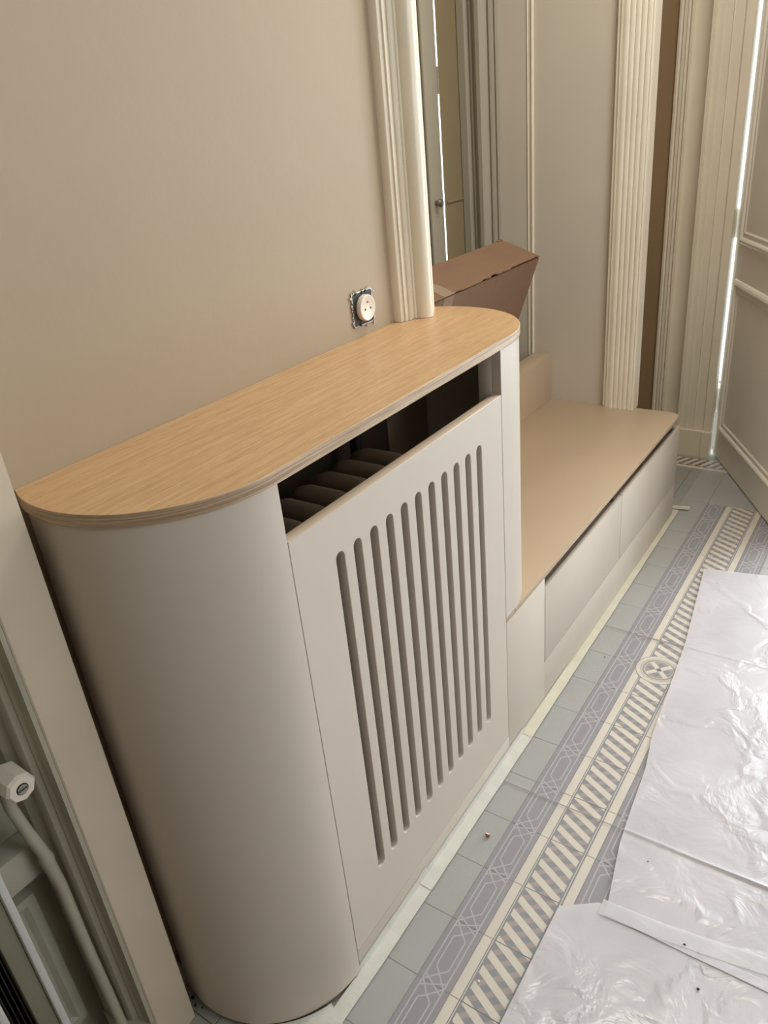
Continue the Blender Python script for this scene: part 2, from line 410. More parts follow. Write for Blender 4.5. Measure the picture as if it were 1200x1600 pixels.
# narrow bead between the recess side wall and the deeper lining
vtrim('trim_3', [(SX - 0.0002, 0.2335), (1.973, 0.2345), (1.972, 0.238), (1.974, 0.242), (1.9775, 0.2435), (1.9775, 0.2525), (1.9760, 0.2545), (SX - 0.0002, 0.256)], 0.5, 2.3, M['cream'])
# moulded lining deeper in the recess, beside the closed door
vtrim('trim_4', [(SX - 0.0002, 0.352), (1.972, 0.354), (1.968, 0.362), (1.972, 0.370), (1.968, 0.376), (1.966, 0.384), (1.972, 0.392), (1.958, 0.402), (1.950, 0.412),
                 (1.950, 0.426), (1.958, 0.438), (1.968, 0.442), (1.964, 0.452), (1.970, 0.462), (1.962, 0.472), (1.962, 0.4975), (SX - 0.0002, 0.4975)], 0.0, 2.3, M['recess'])
# wide casing of the end doorway, with its plinth block
pe = [(2.6002, -0.038), (2.585, -0.042), (2.582, -0.050), (2.586, -0.056), (2.578, -0.062), (2.578, -0.072), (2.572, -0.076), (2.574, -0.084), (2.566, -0.090),
      (2.592, -0.094), (2.592, -0.100), (2.590, -0.116), (2.584, -0.132), (2.574, -0.146), (2.560, -0.157), (2.548, -0.163), (2.548, -0.170), (2.562, -0.174), (2.562, -0.195), (2.562, -0.198), (2.566, -0.202),
      (2.566, -0.225), (2.562, -0.228), (2.566, -0.232), (2.566, -0.262), (2.560, -0.268), (2.560, -0.296), (2.6002, -0.300)]
vtrim('trim_5', pe, 0.115, CEIL - 0.001, M['cream'])
vtrim('trim_6', [(2.6002, -0.034), (2.572, -0.036), (2.530, -0.09), (2.524, -0.13), (2.530, -0.165), (2.552, -0.175), (2.552, -0.262), (2.545, -0.266), (2.545, -0.2995), (2.6002, -0.3)], 0.0, 0.1148, M['cream'])
# white jamb strip right at the bright gap
vtrim('trim_7', [(2.6004, -0.2352), (2.6004, -0.262), (2.612, -0.2655), (2.650, -0.2655), (2.650, -0.2352)], 0.0, 2.25, M['jamb'])

# flat pilaster at the left, its side moulded towards the window recess
vtrim('trim_8', [(-0.216, WY), (-0.216, -0.0994), (-0.2805, -0.0994), (-0.2825, -0.0974), (-0.2825, -0.080), (-0.279, -0.075), (-0.283, -0.068), (-0.286, -0.064),
                 (-0.286, -0.050), (-0.281, -0.046), (-0.288, -0.040), (-0.288, -0.018), (-0.278, -0.0145), (-0.278, 0.0298), (-0.25, 0.0298), (-0.25, WY)][::-1], 0.0, CEIL - 0.001, M['pilaster'])
sidem = [(-0.2827, -0.094), (-0.2905, -0.090), (-0.2905, -0.078), (-0.286, -0.072), (-0.2905, -0.066), (-0.294, -0.062), (-0.294, -0.048), (-0.288, -0.042), (-0.296, -0.036), (-0.296, -0.016), (-0.2883, -0.014)]
bm = bmesh.new()
vtrim('trim_9', [(-0.2830, -0.0975), (-0.2890, -0.0965), (-0.2890, -0.0780), (-0.2935, -0.0735), (-0.2935, -0.0700), (-0.3010, -0.0660), (-0.3040, -0.0600), (-0.3040, -0.0500),
                 (-0.3005, -0.0460), (-0.3080, -0.0400), (-0.3135, -0.0330), (-0.3145, -0.0240), (-0.3145, -0.0060), (-0.2884, -0.0060)], 0.085, CEIL - 0.001, M['oldgrey'])
vtrim('trim_10', [(-0.2830, -0.0985), (-0.2960, -0.0985), (-0.3080, -0.072), (-0.3175, -0.045), (-0.3175, -0.006), (-0.2884, -0.006)], 0.0, 0.0848, M['oldgrey'])
bm.free()

# panelled allege below the window, left of the pilaster
wr = root('wall_panelling', (-0.6, 0.03, 0), kind='structure')
box('upper_board', (-1.88, 0.004, 0.5205), (-0.3165, 0.0298, 2.6), M['oldgrey'], wr, 0.002)
bm = bmesh.new(); add_box(bm, (-1.88, -0.032, 0.458), (-0.3155, 0.0298, 0.520)); bm_obj('rail', bm, M['oldgrey'], wr, bevel=0.006)
box('lower_board', (-1.88, 0.018, 0.0), (-0.3025, 0.0298, 0.4578), M['oldgrey'], wr)
def frame_ring(bm, x0, x1, z0, z1, w_, ya, yb):
    def ring(a, b, c, d, y): return [bm.verts.new(p) for p in ((a, y, c), (b, y, c), (b, y, d), (a, y, d))]
    rs = [ring(x0, x1, z0, z1, ya), ring(x0 + w_ * .15, x1 - w_ * .15, z0 + w_ * .15, z1 - w_ * .15, yb), ring(x0 + w_ * .55, x1 - w_ * .55, z0 + w_ * .55, z1 - w_ * .55, yb),
          ring(x0 + w_ * .8, x1 - w_ * .8, z0 + w_ * .8, z1 - w_ * .8, yb + 0.005), ring(x0 + w_, x1 - w_, z0 + w_, z1 - w_, yb + 0.003)]
    for a, b in zip(rs, rs[1:]):
        for k in range(4): bm.faces.new((a[k], a[(k + 1) % 4], b[(k + 1) % 4], b[k]))
    bm.faces.new(rs[-1])
bm = bmesh.new(); frame_ring(bm, -0.80, -0.3345, 0.10, 0.418, 0.034, 0.0179, -0.004)
bm_obj('raised_panel', bm, M['oldgrey'], wr, smooth=False)

# torn skirting stub between pilaster and cover
bm = bmesh.new(); pts = [(-0.2155, 0), (-0.1760, 0), (-0.1770, 0.040), (-0.1820, 0.058), (-0.1860, 0.055), (-0.1900, 0.078), (-0.1960, 0.074), (-0.2010, 0.098), (-0.2155, 0.104)]
a = [bm.verts.new((x, WY - 0.0002, z)) for x, z in pts]; b = [bm.verts.new((x, WY - 0.012, z)) for x, z in pts]
for i in range(len(pts)): bm.faces.new((a[i], a[(i + 1) % len(pts)], b[(i + 1) % len(pts)], b[i]))
bm.faces.new(a); bm.faces.new(b[::-1])
o = bm_obj('baseboard_left', bm, M['plaster']); o['kind'] = 'structure'

# ------------------------------------------------------------------ recess: closed door with a bright gap, deep floor
d2 = root('door_2', (1.82, 0.5, 0), kind='structure')
def leafbox(name, pts):
    return prism(name, pts, 0.0, 2.3, M['umber2'], d2, smooth=False)
M['umber2'] = mat('brown_grey_door_paint', srgb(142, 128, 100), 0.5, 0.05, 4, 0.1, 40)
leafbox('door_leaf', [(0.796, 0.5), (1.8225, 0.5), (1.8905, 0.54), (0.796, 0.54)]); leafbox('door_leaf', [(1.8325, 0.5), (SX - 0.0005, 0.5), (SX - 0.0005, 0.54), (1.9005, 0.54)])
box('astragal', (1.722, 0.488, 0.0), (1.806, 0.4998, 2.3), M['recess'], d2, 0.004)
prism('latch_plate', [(1.8228, 0.5002), (1.8322, 0.5002), (1.8832, 0.53), (1.8738, 0.53)], 1.455, 1.532, M['umber2'], d2, smooth=False)
box('meeting_rail', (1.846, 0.494, 1.118), (1.9605, 0.4998, 1.126), M['umber2'], d2, 0.002)
tube('knob', [(1.752, 0.488, 1.13), (1.752, 0.478, 1.13), (1.752, 0.470, 1.13), (1.752, 0.462, 1.13)], 0.01, M['steel'], d2, 14, rr=[0.008, 0.008, 0.014, 0.010])

# ------------------------------------------------------------------ end doorway: open leaf, hinges
d1 = root('door_1', (2.623, -0.293, 0.008), kind='structure')
ang = math.atan2(-0.493, -0.870)
d1.rotation_euler = (0, 0, ang)
LW, LH, LT = 0.80, 2.22, 0.038
def local_obj(name, bm, m, bevel=0.0):
    bmesh.ops.recalc_face_normals(bm, faces=bm.faces)
    if bevel: bmesh.ops.bevel(bm, geom=[e for e in bm.edges if len(e.link_faces) == 2 and e.calc_face_angle(0) > 0.6], offset=bevel, segments=2, profile=0.5, affect='EDGES', clamp_overlap=True)
    me = bpy.data.meshes.new(name); bm.to_mesh(me); bm.free(); me.materials.append(m)
    o = bpy.data.objects.new(name, me); COL.objects.link(o); o.parent = d1; return o
# local x along the leaf, local -y is the side the camera sees
bm = bmesh.new(); add_box(bm, (0.026, 0.0, 0), (LW, LT, LH)); local_obj('door_leaf', bm, M['doorwhite'], 0.002)
def moulded(x0, x1, z0, z1):
    bm = bmesh.new()
    def ring(i, y): return [bm.verts.new(p) for p in ((x0 + i, y, z0 + i), (x1 - i, y, z0 + i), (x1 - i, y, z1 - i), (x0 + i, y, z1 - i))]
    rs = [ring(0, -0.0002), ring(0.003, -0.006), ring(0.010, -0.011), ring(0.018, -0.013), ring(0.024, -0.010), ring(0.028, -0.0035), ring(0.036, -0.003), ring(0.044, -0.006), ring(0.050, -0.0015)]
    for a, b in zip(rs, rs[1:]):
        for k in range(4): bm.faces.new((a[k], a[(k + 1) % 4], b[(k + 1) % 4], b[k]))
    bm.faces.new(rs[-1]); return bm
for z0, z1 in ((0.12, 0.735), (0.86, 2.10)):
    local_obj('door_panel', moulded(0.075, LW - 0.08, z0, z1), M['doorwhite'])
def hinge(z):
    bm = bmesh.new()
    for za, zb, r in ((z - 0.058, z - 0.052, 0.008), (z - 0.052, z - 0.001, 0.0105), (z + 0.001, z + 0.052, 0.0105), (z + 0.052, z + 0.060, 0.0085), (z + 0.060, z + 0.066, 0.004)):
        n = 14; a = [bm.verts.new((0.0 + r * math.cos(2 * math.pi * k / n), 0.002 + r * math.sin(2 * math.pi * k / n), za)) for k in range(n)]
        b = [bm.verts.new((v_.co.x, v_.co.y, zb)) for v_ in a]
        for k in range(n): bm.faces.new((a[k], a[(k + 1) % n], b[(k + 1) % n], b[k]))
        bm.faces.new(a[::-1]); bm.faces.new(b)
    add_box(bm, (-0.004, 0.0005, z - 0.05), (0.0258, 0.006, z + 0.05))
    return local_obj('hinge', bm, M['jamb'])
for z in (0.235, 0.925, 1.75): hinge(z)
# second door leaf, folded back outside the picture
d3 = root('door_3', (2.623, -1.91, 0.008), kind='structure')
bm = bmesh.new(); add_box(bm, (1.94, -1.95, 0.008), (2.60, -1.912, 2.22)); o = bm_obj('door_leaf', bm, M['doorwhite'], d3, bevel=0.002)

# ------------------------------------------------------------------ radiator cover
cov = root('radiator_cover', (0.31, -0.16, 0), 'tall taupe radiator cover with rounded ends and slotted front panel, standing below the oak top', 'radiator cover')
def shell(cx, cy, R, r, a0, a1, n):
    o_ = arc(cx, cy, R, a0, a1, n); i_ = arc(cx, cy, r, a1, a0, n); return o_ + i_
CY = -0.1226; R = 0.188
# left curved shell: from the wall round to the door seam
RL = 0.1925; CL = FY + RL; XL = -0.0035
aw = 180 - math.degrees(math.asin((WY - 0.0005 - CL) / RL))
aw2 = 180 - math.degrees(math.asin((WY - 0.0005 - CL) / (RL - 0.016)))
op = arc(XL, CL, RL, aw, 270, 44) + [(-0.0012, CL - RL)]
ip = [(-0.0012, CL - RL + 0.020)] + arc(XL, CL, RL - 0.016, 268, aw2, 40)
prism('curved_side', op + ip, 0.012, CB - 0.0003, M['cover'], cov)
box('scribe_strip', (-0.2156, WY - 0.012, 0.105), (-0.2035, WY - 0.0004, CB - 0.0003), M['cover'], cov, 0.001)
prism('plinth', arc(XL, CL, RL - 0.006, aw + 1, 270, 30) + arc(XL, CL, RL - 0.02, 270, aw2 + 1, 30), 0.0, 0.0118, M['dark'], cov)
# right rounded end (above the bench)
op = [(0.6182, CY - R)] + arc(0.655, CY, R, 270, 401, 52)
ip = arc(0.655, CY, R - 0.016, 394.5, 275, 44) + [(0.6182, CY - R + 0.018)]
prism('rounded_post', op + ip, 0.4002, CB - 0.0003, M['cover'], cov)
box('batten', (0.6182, FY + 0.0182, 0.4002), (0.640, FY + 0.048, CB - 0.0003), M['cover'], cov, 0.001)
# slotted front panel
def slot(x0, x1, z0, z1):
    r_ = (x1 - x0) / 2; xm = (x0 + x1) / 2; n = 6
    return [(xm + r_ * math.cos(math.pi * i / n), z1 - r_ + r_ * math.sin(math.pi * i / n)) for i in range(n + 1)] + \
           [(xm - r_ * math.cos(math.pi * i / n), z0 + r_ - r_ * math.sin(math.pi * i / n)) for i in range(n + 1)]
slots = [slot(0.0895 + 0.0424 * k, 0.0895 + 0.0424 * k + 0.0195, 0.183, 0.842) for k in range(11)]
o = plate_xz('slotted_panel', [(0.0005, 0.0605), (0.6172, 0.0605), (0.6172, 0.9088), (0.0005, 0.9088)], slots, FY, 0.019, [M['cover']], cov, 0.0014)
me = o.data; me.materials.append(M['coveredge'])
zb_ = 0.9088
for p in me.polygons:
    if p.normal.z > 0.8 and abs(p.center.z - zb_) < 0.004: p.material_index = 1
box('base_strip', (0.0003, FY, 0.0), (0.6176, FY + 0.019, 0.0585), M['cover'], cov, 0.0006)
box('inner_shade_board', (0.02, -0.044, 0.002), (0.614, -0.0302, CB - 0.001), M['inner'], cov)  # board added to darken the cover's inside, shade put into its colour

# oak worktop
ctop = root('countertop', (0.32, -0.15, CB), 'light oak veneered worktop with rounded ends on top of the radiator cover', 'countertop')
RC = 0.1965; ccy = -0.1160
aw = 180 - math.degrees(math.asin((WY - 0.0006 - ccy) / RC))
outl = arc(-0.0045, ccy, RC, aw, 270, 48) + arc(0.6545, ccy, RC, 270, 386, 60) + [(0.7962, -0.0305 + 0.0), (0.7962, WY - 0.0006)]
outl = outl[:-2] + [(0.7965, outl[-3][1]), (0.7965, WY - 0.0006)]
bm = bmesh.new(); n = len(outl)
lv = [(CB, 0.0), (CB + 0.0004, 0.0006), (CT - 0.0006, 0.0006), (CT, 0.0)]
cxm, cym = 0.32, -0.12
def off(p, d):
    # push the rim outwards a hair for an eased edge
    if p[0] < 0: c = (-0.0045, ccy)
    elif p[0] > 0.6545: c = (0.6545, ccy)
    else: c = (p[0], ccy)
    v_ = Vector((p[0] - c[0], p[1] - c[1])); 
    if v_.length < 0.15 or p[1] > WY - 0.002: return p
    v_.normalize(); return (p[0] - v_.x * (0.0006 - d), p[1] - v_.y * (0.0006 - d))
rings = [[bm.verts.new((*off(p, d), z)) for p in outl] for z, d in lv]
for a, b in zip(rings, rings[1:]):
    for k in range(n):
        f = bm.faces.new((a[k], a[(k + 1) % n], b[(k + 1) % n], b[k])); f.material_index = 1
bm.faces.new(rings[0][::-1]).material_index = 1; bm.faces.new(rings[-1])
bmesh.ops.recalc_face_normals(bm, faces=bm.faces)
me = bpy.data.meshes.new('oak_board'); bm.to_mesh(me); bm.free()
link('oak_board', me, [M['oak'], M['oakedge']], ctop, smooth=True)

# old column radiator inside the cover
ri = root('column_radiator', (0.2, -0.18, 0), 'brown old column radiator seen in the dark gap under the oak top', 'radiator')
bm = bmesh.new()
hw = 0.021
def section():
    bm = bmesh.new(); prof_ = []
    # rounded column section, in y-z, extruded along x
    yc, half, zt, zb2, rr_ = -0.185, 0.075, 0.865, 0.12, 0.045
    for i in range(9):
        t = math.pi / 2 * i / 8; prof_.append((yc + half - rr_ + rr_ * math.cos(t), zt - rr_ + rr_ * math.sin(t)))
    for i in range(9):
        t = math.pi / 2 + math.pi / 2 * i / 8; prof_.append((yc - half + rr_ + rr_ * math.cos(t), zt - rr_ + rr_ * math.sin(t)))
    prof_ += [(yc - half, zb2), (yc + half, zb2)]
    lay = [(-hw, 0.012), (-hw * .7, 0.004), (0, 0), (hw * .7, 0.004), (hw, 0.012)]
    rs = []
    for x, ins in lay:
        rs.append([bm.verts.new((x, yc + (y - yc) * (1 - ins / half), z - (ins if z > 0.5 else -ins))) for y, z in prof_])
    for a, b in zip(rs, rs[1:]):
        for k in range(len(prof_)): bm.faces.new((a[k], a[(k + 1) % len(prof_)], b[(k + 1) % len(prof_)], b[k]))
    bm.faces.new(rs[0][::-1]); bm.faces.new(rs[-1]); return bm
sec = bm_obj('section', section(), M['rad'], None, smooth=True); sec.parent = ri; sec.location = (-0.26, 0.18, 0)
for k in range(1, 9):
    c = sec.copy(); COL.objects.link(c); c.location = (-0.26 + 0.056 * k, 0.18, 0)
for z in (0.2, 0.78):
    tube('header_pipe', [(-0.06, -0.185, z), (0.41, -0.185, z)], 0.02, M['rad'], ri)
tube('riser_pipe', [(0.43, -0.10, 0.0), (0.43, -0.10, CB - 0.002)], 0.012, M['black'], ri)
bm.free()
for s in (0, 4, 8):
    box('foot', (-0.075 + 0.056 * s, -0.235, 0), (-0.045 + 0.056 * s, -0.135, 0.135), M['rad'], ri)

# ------------------------------------------------------------------ low bench with drawers
be = root('bench', (1.3, -0.1, 0), 'low sand-coloured built-in bench with handleless drawers, running from the radiator cover to the doorway', 'bench')
seat = [(0.6184, FY), (1.945, FY)] + arc(1.945, FY + 0.04, 0.04, 270, 360, 10)[1:] + [(1.985, -0.1525), (1.949, -0.1525), (1.949, -0.0404), (1.9795, -0.0404), (1.9795, 0.1645), (0.6184, 0.1645)]
# the seat is notched round the casing, and starts behind the cover
seat = [(0.6184, FY), (1.945, FY)] + arc(1.945, FY + 0.04, 0.04, 270, 360, 10)[1:] + [(1.985, -0.1485), (1.9795, -0.1485), (1.9795, 0.1645), (0.7955, 0.1645), (0.7955, WY - 0.0005), (0.6184, WY - 0.0005)]
prism('seat_top', seat, 0.3865, 0.3999, M['bench'], be, bevel=0.0008)
box('filler_panel', (0.6180, FY, 0.0), (0.8240, FY + 0.018, 0.3863), M['cover'], be, 0.0006)
def drawer(x0, x1):
    bm = bmesh.new(); add_box(bm, (x0, FY, 0.1335), (x1, FY + 0.012, 0.3535))
    d = bm_obj('drawer', bm, M['cover'], be, bevel=0.0008)
    bm = bmesh.new(); add_box(bm, (x0 + 0.01, FY + 0.0122, 0.150), (x1 - 0.01, FY + 0.40, 0.330)); bm_obj('drawer_box', bm, M['coveredge'], d)
    return d
drawer(0.8285, 1.3820); drawer(1.3848, 1.9820)
box('drawer_plinth', (0.8243, FY + 0.0004, 0.0), (1.9820, FY + 0.018, 0.1320), M['cover'], be, 0.0006)
box('side_panel', (1.9640, FY + 0.0186, 0.0), (1.9820, -0.1490, 0.3863), M['cover'], be, 0.0006)
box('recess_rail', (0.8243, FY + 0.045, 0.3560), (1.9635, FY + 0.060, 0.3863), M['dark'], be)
box('upstand', (0.7957, 0.1650, 0.0), (1.9793, 0.2330, 0.5750), M['bench'], be, 0.001)
bm = bmesh.new(); add_box(bm, (0.6642, FY - 0.0012, 0.389), (0.6700, FY + 0.001, 0.3985)); bm_obj('chip', bm, M['plaster'], be)

# ------------------------------------------------------------------ cardboard box tipped forward in the recess
th = math.radians(20.3)
bx = root('cardboard_box', (1.19, 0.1600, 0.5755), 'brown cardboard box tipped forward in the recess behind the oak top, lid edge torn', 'box')
bx.rotation_euler = (th, 0, 0)
BL, BD, BH = 0.31, 0.127, 0.458
def bxo(name, bm, m):
    bmesh.ops.recalc_face_normals(bm, faces=bm.faces)
    me = bpy.data.meshes.new(name); bm.to_mesh(me); bm.free(); me.materials.append(m)
    o = bpy.data.objects.new(name, me); COL.objects.link(o); o.parent = bx; return o
T = 0.004
bm = bmesh.new()
for lo, hi in (((-BL, 0, 0), (BL, T, BH - 0.006)), ((-BL, BD - T, 0), (BL, BD, BH - 0.004)), ((-BL, T, 0), (-BL + T, BD - T, BH - 0.004)), ((BL - T, T, 0), (BL, BD - T, BH - 0.004)), ((-BL + T, T, 0), (BL - T, BD - T, T))):
    add_box(bm, lo, hi)
bxo('carton_body', bm, M['card'])
# lid with a torn front edge: the gap shows the dark inside
random.seed(3); N_ = 60; bm = bmesh.new(); fr = []
for i in range(N_ + 1):
    u = -BL + 2 * BL * i / N_; t = i / N_
    y = 0.0012 + 0.0014 * noise.noise(Vector((u * 40, 0, 0)))
    if 0.44 < t < 0.50: y += 0.004
    if 0.53 < t < 0.57: y += 0.007
    if 0.70 < t < 0.99: y += 0.0032
    if 0.20 < t < 0.26: y += 0.003
    fr.append((u, max(0.0, y)))
for za in (0, 1):
    pass
lo_ = [bm.verts.new((u, y, BH - 0.0035)) for u, y in fr] + [bm.verts.new((BL, BD, BH - 0.0035)), bm.verts.new((-BL, BD, BH - 0.0035))]
hi_ = [bm.verts.new((v_.co.x, v_.co.y, BH)) for v_ in lo_]
for i in range(len(lo_)): bm.faces.new((lo_[i], lo_[(i + 1) % len(lo_)], hi_[(i + 1) % len(lo_)], hi_[i]))
bm.faces.new(lo_[::-1]); bm.faces.new(hi_); bxo('lid_flap', bm, M['card'])
# dark torn strip under the lid edge and a tear in the front
bm = bmesh.new(); top = []; bot = []
for i in range(N_ + 1):
    u = -BL + 2 * BL * i / N_; t = i / N_
    d = 0.0016 + 0.0015 * abs(noise.noise(Vector((u * 60, 3, 0)))) + (0.004 if 0.44 < t < 0.47 else 0) + (0.003 if 0.54 < t < 0.57 else 0) + (0.0015 if t > 0.7 else 0)
    top.append(bm.verts.new((u, -0.0004, BH - 0.0035))); bot.append(bm.verts.new((u, -0.0004, BH - 0.0045 - d)))
for i in range(N_): bm.faces.new((top[i], top[i + 1], bot[i + 1], bot[i]))
a = [bm.verts.new(p) for p in ((0.045, -0.0005, BH - 0.004), (0.051, -0.0005, BH - 0.004), (0.049, -0.0005, BH - 0.030), (0.038, -0.0005, BH - 0.062))]
bm.faces.new(a); bxo('torn_edge', bm, M['cardedge'])
bm = bmesh.new()
add_box(bm, (BL - 0.001, 0.004, BH - 0.004), (BL + 0.004, BD - 0.02, BH - 0.0005)); add_box(bm, (BL - 0.03, BD - 0.004, BH - 0.0005), (BL + 0.001, BD + 0.004, BH + 0.0015))
bxo('side_flap', bm, M['cardedge'])
bm = bmesh.new(); add_box(bm, (-0.235, -0.0008, BH - 0.09), (-0.185, -0.0001, BH - 0.004)); add_box(bm, (-0.235, 0.0, BH + 0.0001), (-0.185, 0.055, BH + 0.0008)); bxo('packing_tape', bm, M['ptape'])

# ------------------------------------------------------------------ wall socket without its cover
so = root('wall_socket', (0.5865, WY, 1.0660), 'white round socket insert without cover frame, on the beige wall above the oak top', 'socket')
def rrect(hx, hz, r, n=4):
    p = []
    for cx_, cz_, a0 in ((hx - r, hz - r, 0), (-hx + r, hz - r, 90), (-hx + r, -hz + r, 180), (hx - r, -hz + r, 270)):
        p += [(cx_ + r * math.cos(math.radians(a0 + 90 * i / n)), cz_ + r * math.sin(math.radians(a0 + 90 * i / n))) for i in range(n + 1)]
    return p
sx_, sz_ = 0.5865, 1.0660
q = [(sx_ + a, sz_ + b) for a, b in rrect(0.0345, 0.0335, 0.005)]
qi = [(sx_ + a, sz_ + b) for a, b in rrect(0.0315, 0.0305, 0.004)]
plate_xz('mounting_frame', q, [qi[::-1]], WY - 0.0028, 0.0026, M['steel'], so, 0.0004)
plate_xz('back_plate', [(sx_ + a, sz_ + b) for a, b in rrect(0.0314, 0.0304, 0.004)], [], WY - 0.0022, 0.002, M['black'], so, 0.0002)
bm = bmesh.new()
random.seed(11)
for i in range(26):
    side = random.randrange(4); t = random.uniform(-0.034, 0.034); e = 0.0345 + random.uniform(-0.002, 0.003); s_ = random.uniform(0.0012, 0.004)
    cx_, cz_ = ((t, e), (t, -e), (e, t), (-e, t))[side]
    add_box(bm, (sx_ + cx_ - s_, WY - 0.0036, sz_ + cz_ - s_ * 0.6), (sx_ + cx_ + s_, WY - 0.0002, sz_ + cz_ + s_ * 0.6))
bm_obj('plaster_rim', bm, M['plaster'], so)['kind'] = 'stuff'
bm = bmesh.new()
for dx, dz in ((-0.031, -0.012), (-0.031, 0.012), (-0.031, 0.0), (0.0, 0.030), (0.012, 0.030), (0.031, 0.01), (-0.012, -0.030), (-0.02, 0.030), (0.031, -0.016)):
    add_box(bm, (sx_ + dx - 0.002, WY - 0.0042, sz_ + dz - 0.0025), (sx_ + dx + 0.002, WY - 0.0028, sz_ + dz + 0.0025))
bm_obj('claw', bm, M['black'], so)['kind'] = 'stuff'
yd = WY - 0.002
face = tube('socket_face', [(sx_ + 0.004, yd, sz_), (sx_ + 0.004, yd - 0.008, sz_), (sx_ + 0.004, yd - 0.0100, sz_), (sx_ + 0.004, yd - 0.0102, sz_), (sx_ + 0.004, yd - 0.0094, sz_)], 0.025, M['whiteplastic'], so, 40,
            rr=[0.0252, 0.0252, 0.0240, 0.0220, 0.0205])
for dx, dz, r_ in ((-0.009, -0.002, 0.0023), (0.009, -0.002, 0.0023), (0.0, 0.011, 0.0020)):
    tube('pin_hole', [(sx_ + 0.004 + dx, yd - 0.0090, sz_ + dz), (sx_ + 0.004 + dx, yd - 0.0098, sz_ + dz)], r_, M['black'], face, 12)
tube('earth_pin', [(sx_ + 0.004, yd - 0.0092, sz_ + 0.011), (sx_ + 0.004, yd - 0.013, sz_ + 0.011)], 0.0014, M['steel'], face, 10)
bm = bmesh.new(); bmesh.ops.create_icosphere(bm, subdivisions=1, radius=0.0025, matrix=Matrix.Translation((0.596, WY - 0.0004, 1.029)) @ Matrix.Diagonal((1.2, 0.3, 0.7, 1)))
bm_obj('plaster_chip', bm, M['plaster'], so)

# ------------------------------------------------------------------ wall radiator at the window, its valve and pipe
rd = root('panel_radiator', (-0.75, -0.10, 0), 'white and grey upright radiator at the left edge of the picture', 'radiator')
def rcol(x1):
    box('front_edge', (x1 - 0.010, -0.125, 0.10), (x1, -0.085, 0.84), M['radw'], rd, 0.002)
    box('column', (x1 - 0.034, -0.118, 0.10), (x1 - 0.0102, -0.085, 0.84), M['radg'], rd, 0.002)
    for i in range(4):
        box('fin', (x1 - 0.058 + i * 0.0062, -0.112, 0.13), (x1 - 0.0565 + i * 0.0062, -0.090, 0.82), M['black'], rd)
    box('slot_back', (x1 - 0.062, -0.0895, 0.10), (x1 - 0.0342, -0.0855, 0.84), M['black'], rd)
for i in range(5): rcol(-0.400 - 0.0622 * i)
box('top_header', (-0.72, -0.1245, 0.8402), (-0.400, -0.0855, 0.862), M['radw'], rd, 0.004)
box('bottom_header', (-0.72, -0.1245, 0.08), (-0.400, -0.0855, 0.0998), M['radw'], rd, 0.004)
for x in (-0.46, -0.66): box('bracket', (x - 0.012, -0.0853, 0.70), (x + 0.012, 0.0035, 0.73), M['radg'], rd)
# pipe
pp = [(-0.338, -0.055, 0.655), (-0.338, -0.055, 0.615), (-0.331, -0.055, 0.56), (-0.3235, -0.055, 0.515), (-0.3225, -0.055, 0.49), (-0.3185, -0.055, 0.44), (-0.3185, -0.055, 0.30), (-0.316, -0.055, 0.15), (-0.315, -0.055, 0.0)]
tube('supply_pipe', pp, 0.0082, M['oldgrey'], rd, 14, rr=[0.0082, 0.0082, 0.0085, 0.0088, 0.0098, 0.0086, 0.0082, 0.0084, 0.0082])
tube('weld_collar', [(-0.3215, -0.055, 0.492), (-0.3228, -0.055, 0.500), (-0.3232, -0.055, 0.508)], 0.0105, M['oldgrey'], rd, 12, rr=[0.009, 0.0112, 0.009])
tube('valve_body', [(-0.334, -0.074, 0.665), (-0.334, -0.040, 0.665), (-0.334, -0.030, 0.665)], 0.013, M['oldgrey'], rd, 16)
tube('valve_tail', [(-0.345, -0.052, 0.665), (-0.41, -0.075, 0.665), (-0.43, -0.090, 0.665)], 0.010, M['oldgrey'], rd, 14)
va = tube('valve_cap', [(-0.331, -0.055, 0.667), (-0.331, -0.058, 0.667), (-0.331, -0.094, 0.667), (-0.331, -0.0985, 0.667)], 0.02, M['whiteplastic'], rd, 8, rr=[0.018, 0.0215, 0.0205, 0.0175])
va.data.polygons.foreach_set('use_smooth', [False] * len(va.data.polygons)); va['label'] = 'cream eight-sided valve cap with a slotted screw'
tube('screw_well', [(-0.331, -0.0984, 0.667), (-0.331, -0.0990, 0.667)], 0.0082, M['black'], va, 20)
sc = tube('screw', [(-0.331, -0.0989, 0.667), (-0.331, -0.1000, 0.667)], 0.0070, M['steel'], va, 20)
bm = bmesh.new(); add_box(bm, (-0.3375, -0.1003, 0.6662), (-0.3245, -0.0999, 0.6678)); bm_obj('screw_slot', bm, M['black'], va)

# ------------------------------------------------------------------ protective film on the floor
def sheet(name, outline_fn, nx, ny, m, label, cat='film', group=None):
    bm = bmesh.new(); g = [[None] * (ny + 1) for _ in range(nx + 1)]
    for i in range(nx + 1):
        for j in range(ny + 1):
            g[i][j] = bm.verts.new(outline_fn(i / nx, j / ny))
    for i in range(nx):
        for j in range(ny): bm.faces.new((g[i][j], g[i][j + 1], g[i + 1][j + 1], g[i + 1][j]))
    bmesh.ops.recalc_face_normals(bm, faces=bm.faces)
    me = bpy.data.meshes.new(name); bm.to_mesh(me); bm.free()
    if me.polygons[0].normal.z < 0: me.flip_normals()
    o = link(name, me, m, None, smooth=True); tag(o, label, cat, group); return o
def ripple(x, y, s, a): return a * (noise.noise(Vector((x * s, y * s, 0.3))) + 0.5 * noise.noise(Vector((x * s * 2.3, y * s * 2.3, 4.1))))
